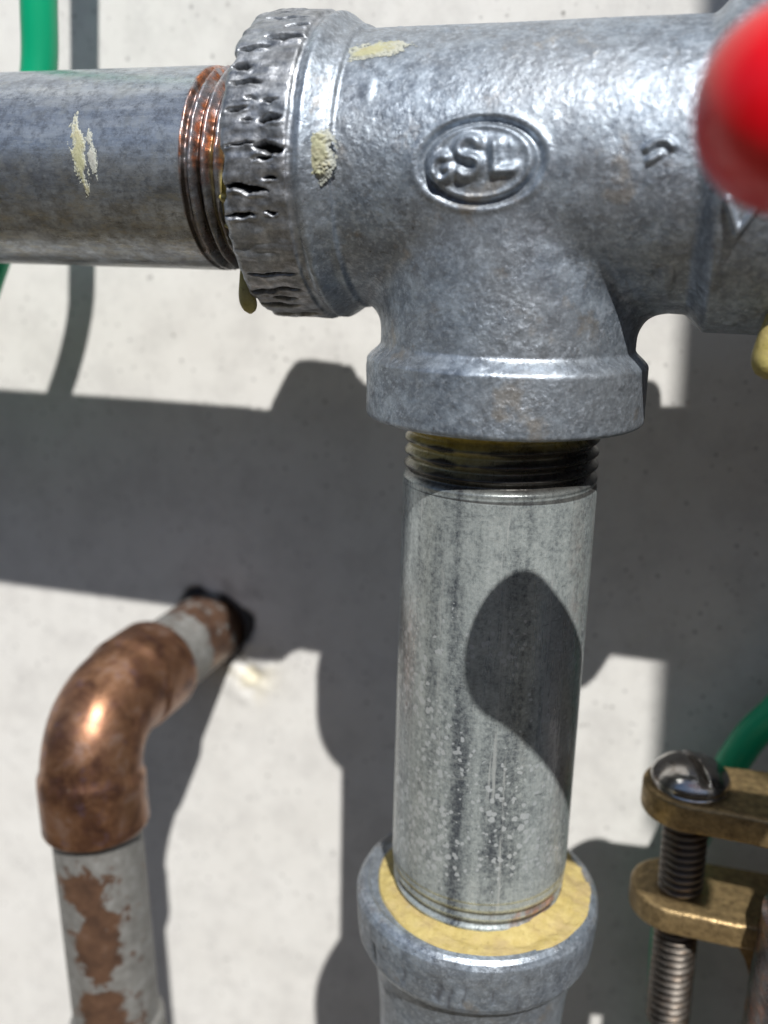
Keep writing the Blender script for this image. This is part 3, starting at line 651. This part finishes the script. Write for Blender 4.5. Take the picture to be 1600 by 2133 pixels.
def extrude_outline(name, pts, z0, z1, mat, parent, base, bev=.05, hole=None):
    """plate with a bevelled rim; pts counter-clockwise (x, y)"""
    bm = bmesh.new(); vs = [bm.verts.new((x, y, z0)) for x, y in pts]; f = bm.faces.new(vs)
    r = bmesh.ops.extrude_face_region(bm, geom=[f]); up = [e for e in r['geom'] if isinstance(e, bmesh.types.BMVert)]
    bmesh.ops.translate(bm, verts=up, vec=(0, 0, z1-z0)); bmesh.ops.recalc_face_normals(bm, faces=bm.faces)
    ed = [e for e in bm.edges if abs(e.verts[0].co.z-e.verts[1].co.z) < 1e-6]
    bmesh.ops.bevel(bm, geom=ed, offset=bev, segments=4, affect='EDGES', profile=.5); bm.verts.index_update()
    V = [tuple(v.co) for v in bm.verts]; F = [[v.index for v in f.verts] for f in bm.faces]
    o = mesh(name, V, F, mat, parent, base); bm.free()
    for pl in o.data.polygons:
        if len(pl.vertices) > 4: pl.use_smooth = False
    return o
def clamp():
    base = (3.05, 1.5, -13.6)
    root = empty('earth_clamp', base, 'bronze two-eared pipe clamp drawn together by a slotted screw', 'pipe clamp')
    cx, cy = 3.05, 1.5
    def lug(z0, z1, left_r, front_y, back_y, xe, name, yfront_end):
        pts = [(cx+left_r*math.cos(a), cy+left_r*math.sin(a)) for a in np.linspace(math.radians(95), math.radians(262), 22)]
        pts += [(cx+.35, cy-left_r+.005), (3.9, front_y), (4.15, yfront_end), (4.5, yfront_end-.02), (xe, yfront_end-.02), (xe, back_y), (4.2, back_y), (3.7, cy+left_r+.03)]
        return extrude_outline(name, pts, z0, z1, m_brass, root, base, .07)
    up = lug(-9.50, -9.02, .72, .78, 2.3, 6.4, 'upper_jaw', .74)
    lo = lug(-11.32, -10.88, .75, .74, 2.3, 5.0, 'lower_jaw', .78)
    # gusset turning down from the lower jaw
    pts = [(3.75, -11.2), (4.35, -11.2), (4.45, -12.3), (4.30, -12.2), (4.18, -11.85), (4.02, -11.58), (3.85, -11.42)]
    V = [(x, 1.25, z) for x, z in pts]+[(x, 1.75, z) for x, z in pts]; n = len(pts)
    mesh('gusset', V, [list(range(n)), list(range(n, 2*n))[::-1]]+[[i, (i+1) % n, (i+1) % n+n, i+n][::-1] for i in range(n)], m_brass, root, base, smooth=False)
    # screw: slanting slightly, threads along its whole shank
    P0 = np.array([3.13, 1.30, -13.5]); P1 = np.array([3.05, 1.5, -8.98]); d = P1-P0; L = np.linalg.norm(d)
    sp = .127; ts = np.arange(0, L, .0075)
    def rf(T, PH):
        u = ((T/sp)-PH/(2*math.pi)) % 1; tri = np.abs(u-.5)*2
        return (.355-.075*(1-np.clip(tri*1.3-.05, 0, 1)))*np.where(T < .18, .55+.45*np.sqrt(np.clip(T/.18, 0, 1)), 1)
    V, T, PH, R = revolve(ts, rf, 72, P0, d/L); mesh('screw_shank', V, capped(V, len(ts), 72), m_thread, root, base)
    # domed head with a slot cut across
    nr, npn = 90, 220; rr = np.linspace(0, 1, nr); RR, PHH = np.meshgrid(rr, np.linspace(0, 2*math.pi, npn, endpoint=False), indexing='ij')
    RR = RR.ravel(); PHH = PHH.ravel(); HR = .61; x = HR*RR*np.cos(PHH); y = HR*RR*np.sin(PHH)
    z = .40*np.sqrt(np.clip(1-(RR*.985)**2.3, 0, 1))
    sa = math.radians(-66); q = -x*math.sin(sa)+y*math.cos(sa)-.0                      # distance from the slot's centre line
    q = q+.0; sl2 = sstep(.078, .062, np.abs(q)); depth = np.minimum(z, .16); z = z*(1-sl2)+sl2*np.minimum(z, .19)
    V = np.stack([cx+x, cy+y, -8.985+z], 1); F = gridfaces(nr, npn, True).tolist()
    # underside
    k = len(V); u2 = np.linspace(0, 2*math.pi, npn, endpoint=False)
    V = np.concatenate([V, np.stack([cx+.58*np.cos(u2), cy+.58*np.sin(u2), 0*u2-9.02], 1)])
    for j in range(npn): F.append([(nr-1)*npn+j, (nr-1)*npn+(j+1) % npn, k+(j+1) % npn, k+j])
    F.append(list(range(k, k+npn))[::-1])
    mesh('screw_head', V, F, m_steel, root, base)
clamp()

# ------------------------------------------------------------------ valve with red handle (mostly beyond the right edge) and an unseen box added to shade the wall
def valve():
    base = (6.2, 0, -2.2); root = empty('gas_valve', base, 'valve with a blurred round-ended red handle reaching in from the right', 'valve')
    lathe('valve_body', [(3.49, .5), (3.49, 1.10), (3.52, 1.12), (6.9, 1.12), (7.1, 2.0), (7.4, 2.15), (10.6, 2.15), (11.0, 2.0), (10.9, 1.66), (11.4, 1.66), (11.4, .4)], m_valve, root, base, (0, 0, 0), (1, 0, 0), 96)
    lathe('nipple', [(3.49, 1.0), (3.49, 1.655), (4.05, 1.655), (4.12, 1.2), (6.95, 1.2), (6.95, 1.0)], m_cast, root, base, (0, 0, 0), (1, 0, 0), 96, lambda V, T, P: {'dirt_shade': T*0, 'shiny': T*0, 'bead': T*0})
    lathe('stem', [(0, .9), (2.6, .9), (2.7, .55), (6.4, .5), (6.4, .3)], m_valve, root, base, (9.0, 0, 0), (0, -1, 0), 48)
    lathe('stem_nut', [(0, .3), (0, .75), (.5, .75), (.5, .3)], m_lever, root, base, (9.0, -6.05, 0), (0, -1, 0), 6, smooth=False)
    # lever strip inside the dipped handle
    V = [(x, y, z) for x in (4.5, 9.8) for y in (-5.72, -5.42) for z in (-.42, .42)]
    mesh('lever', V, [(0, 1, 3, 2), (4, 6, 7, 5), (0, 4, 5, 1), (2, 3, 7, 6), (0, 2, 6, 4), (1, 5, 7, 3)], m_lever, root, base, smooth=False)
    # handle: rounded end, gently swelling grip
    ts = np.concatenate([.68*(1-np.cos(np.linspace(0.02, math.pi/2, 26))), np.linspace(.72, 5.2, 60)])
    def rf(T, PH):
        r = np.where(T < .68, .68*np.sqrt(np.clip(1-((.68-T)/.68)**2, 0, 1)), .68)+.0*T
        return r*(1+.05*sstep(.5, 1.6, T)-.10*sstep(2.2, 4.5, T))
    V, T, PH, R = revolve(ts, rf, 96, (2.10, -5.50, .0), (1, -.09, -.06))
    V = V+np.stack([0*T, noise(V, (1.6, 1.6, 1.6), 8)*.02, noise(V, (1.6, 1.6, 1.6), 9)*.02], 1)
    mesh('handle_grip', V, capped(V, len(ts), 96), m_red, root, base)
valve()
def light_blocker():  # added box, shaped only to cast the soft wall shadow
    base = (27, -7.7, 21); root = empty('shadow_box', base, 'unseen grey box added beyond the right edge to cast the soft shadow on the wall', 'shadow_caster')
    bm = bmesh.new(); bmesh.ops.create_cube(bm, size=1, matrix=Matrix.Translation((26.62, -7.7, 38))@Matrix.Rotation(math.radians(-2.2), 4, 'Y')@Matrix.Diagonal((25, 24.6, 34, 1)))
    bmesh.ops.bevel(bm, geom=bm.edges[:], offset=.5, segments=4, affect='EDGES'); bm.verts.index_update()
    mesh('shadow_box_body', [tuple(v.co) for v in bm.verts], [[v.index for v in f.verts] for f in bm.faces], m_box, root, base); bm.free()
light_blocker()
def sky_blocker():  # added block that hides sky and darkens the pipes' right sides
    base = (18.5, -2, -34); root = empty('sky_blocker', base, 'unseen dark grey block added right of the valve to hide skylight from the pipes', 'light blocker')
    m = mat_plain('sky_blocker_dark', (.10, .105, .11), .5, bumpy=.1, sc=1)
    for nm, c, d, bv in (('sky_blocker_body', (18.5, -1.8, -14), (15, 10.5, 40), 1.6), ('sky_blocker_box', (18.5, -8.1, -8), (9, 2.4, 8), .5)):
        bm = bmesh.new(); bmesh.ops.create_cube(bm, size=1, matrix=Matrix.Translation(c)@Matrix.Diagonal((*d, 1)))
        bmesh.ops.bevel(bm, geom=bm.edges[:], offset=bv, segments=5, affect='EDGES'); bm.verts.index_update()
        mesh(nm, [tuple(v.co) for v in bm.verts], [[v.index for v in f.verts] for f in bm.faces], m, root, base); bm.free()
sky_blocker()
# unseen dark fence added opposite the wall to cut low skylight
def yard():
    t = NT('dark_timber'); m = t.done(t.ramp(t.noise(.3, 5, .6, (1, 1, .1)), [(.3, (.035, .028, .02)), (.7, (.07, .055, .042))]), 0, .8)
    base = (0, -190, GZ); root = empty('blocker_fence', base, 'unseen dark board fence added behind the camera to cut low skylight', 'fence'); b0 = None
    for i in range(60):
        x = -440+i*14.8
        if b0 is None:
            b0 = mesh('board', [(x+a, -190+b, c) for a in (0, 14) for b in (0, 2) for c in (GZ, 70)], [(0, 1, 3, 2), (4, 6, 7, 5), (0, 4, 5, 1), (2, 3, 7, 6), (0, 2, 6, 4), (1, 5, 7, 3)], m, root, base, smooth=False)
        else:
            o = b0.copy(); scene.collection.objects.link(o); o.parent = root; o.location = (i*14.8*S, (i % 2)*.004, random.uniform(-.01, .01))
yard()
for o in bpy.data.objects:
    if o.type == 'MESH':
        o.data.update()
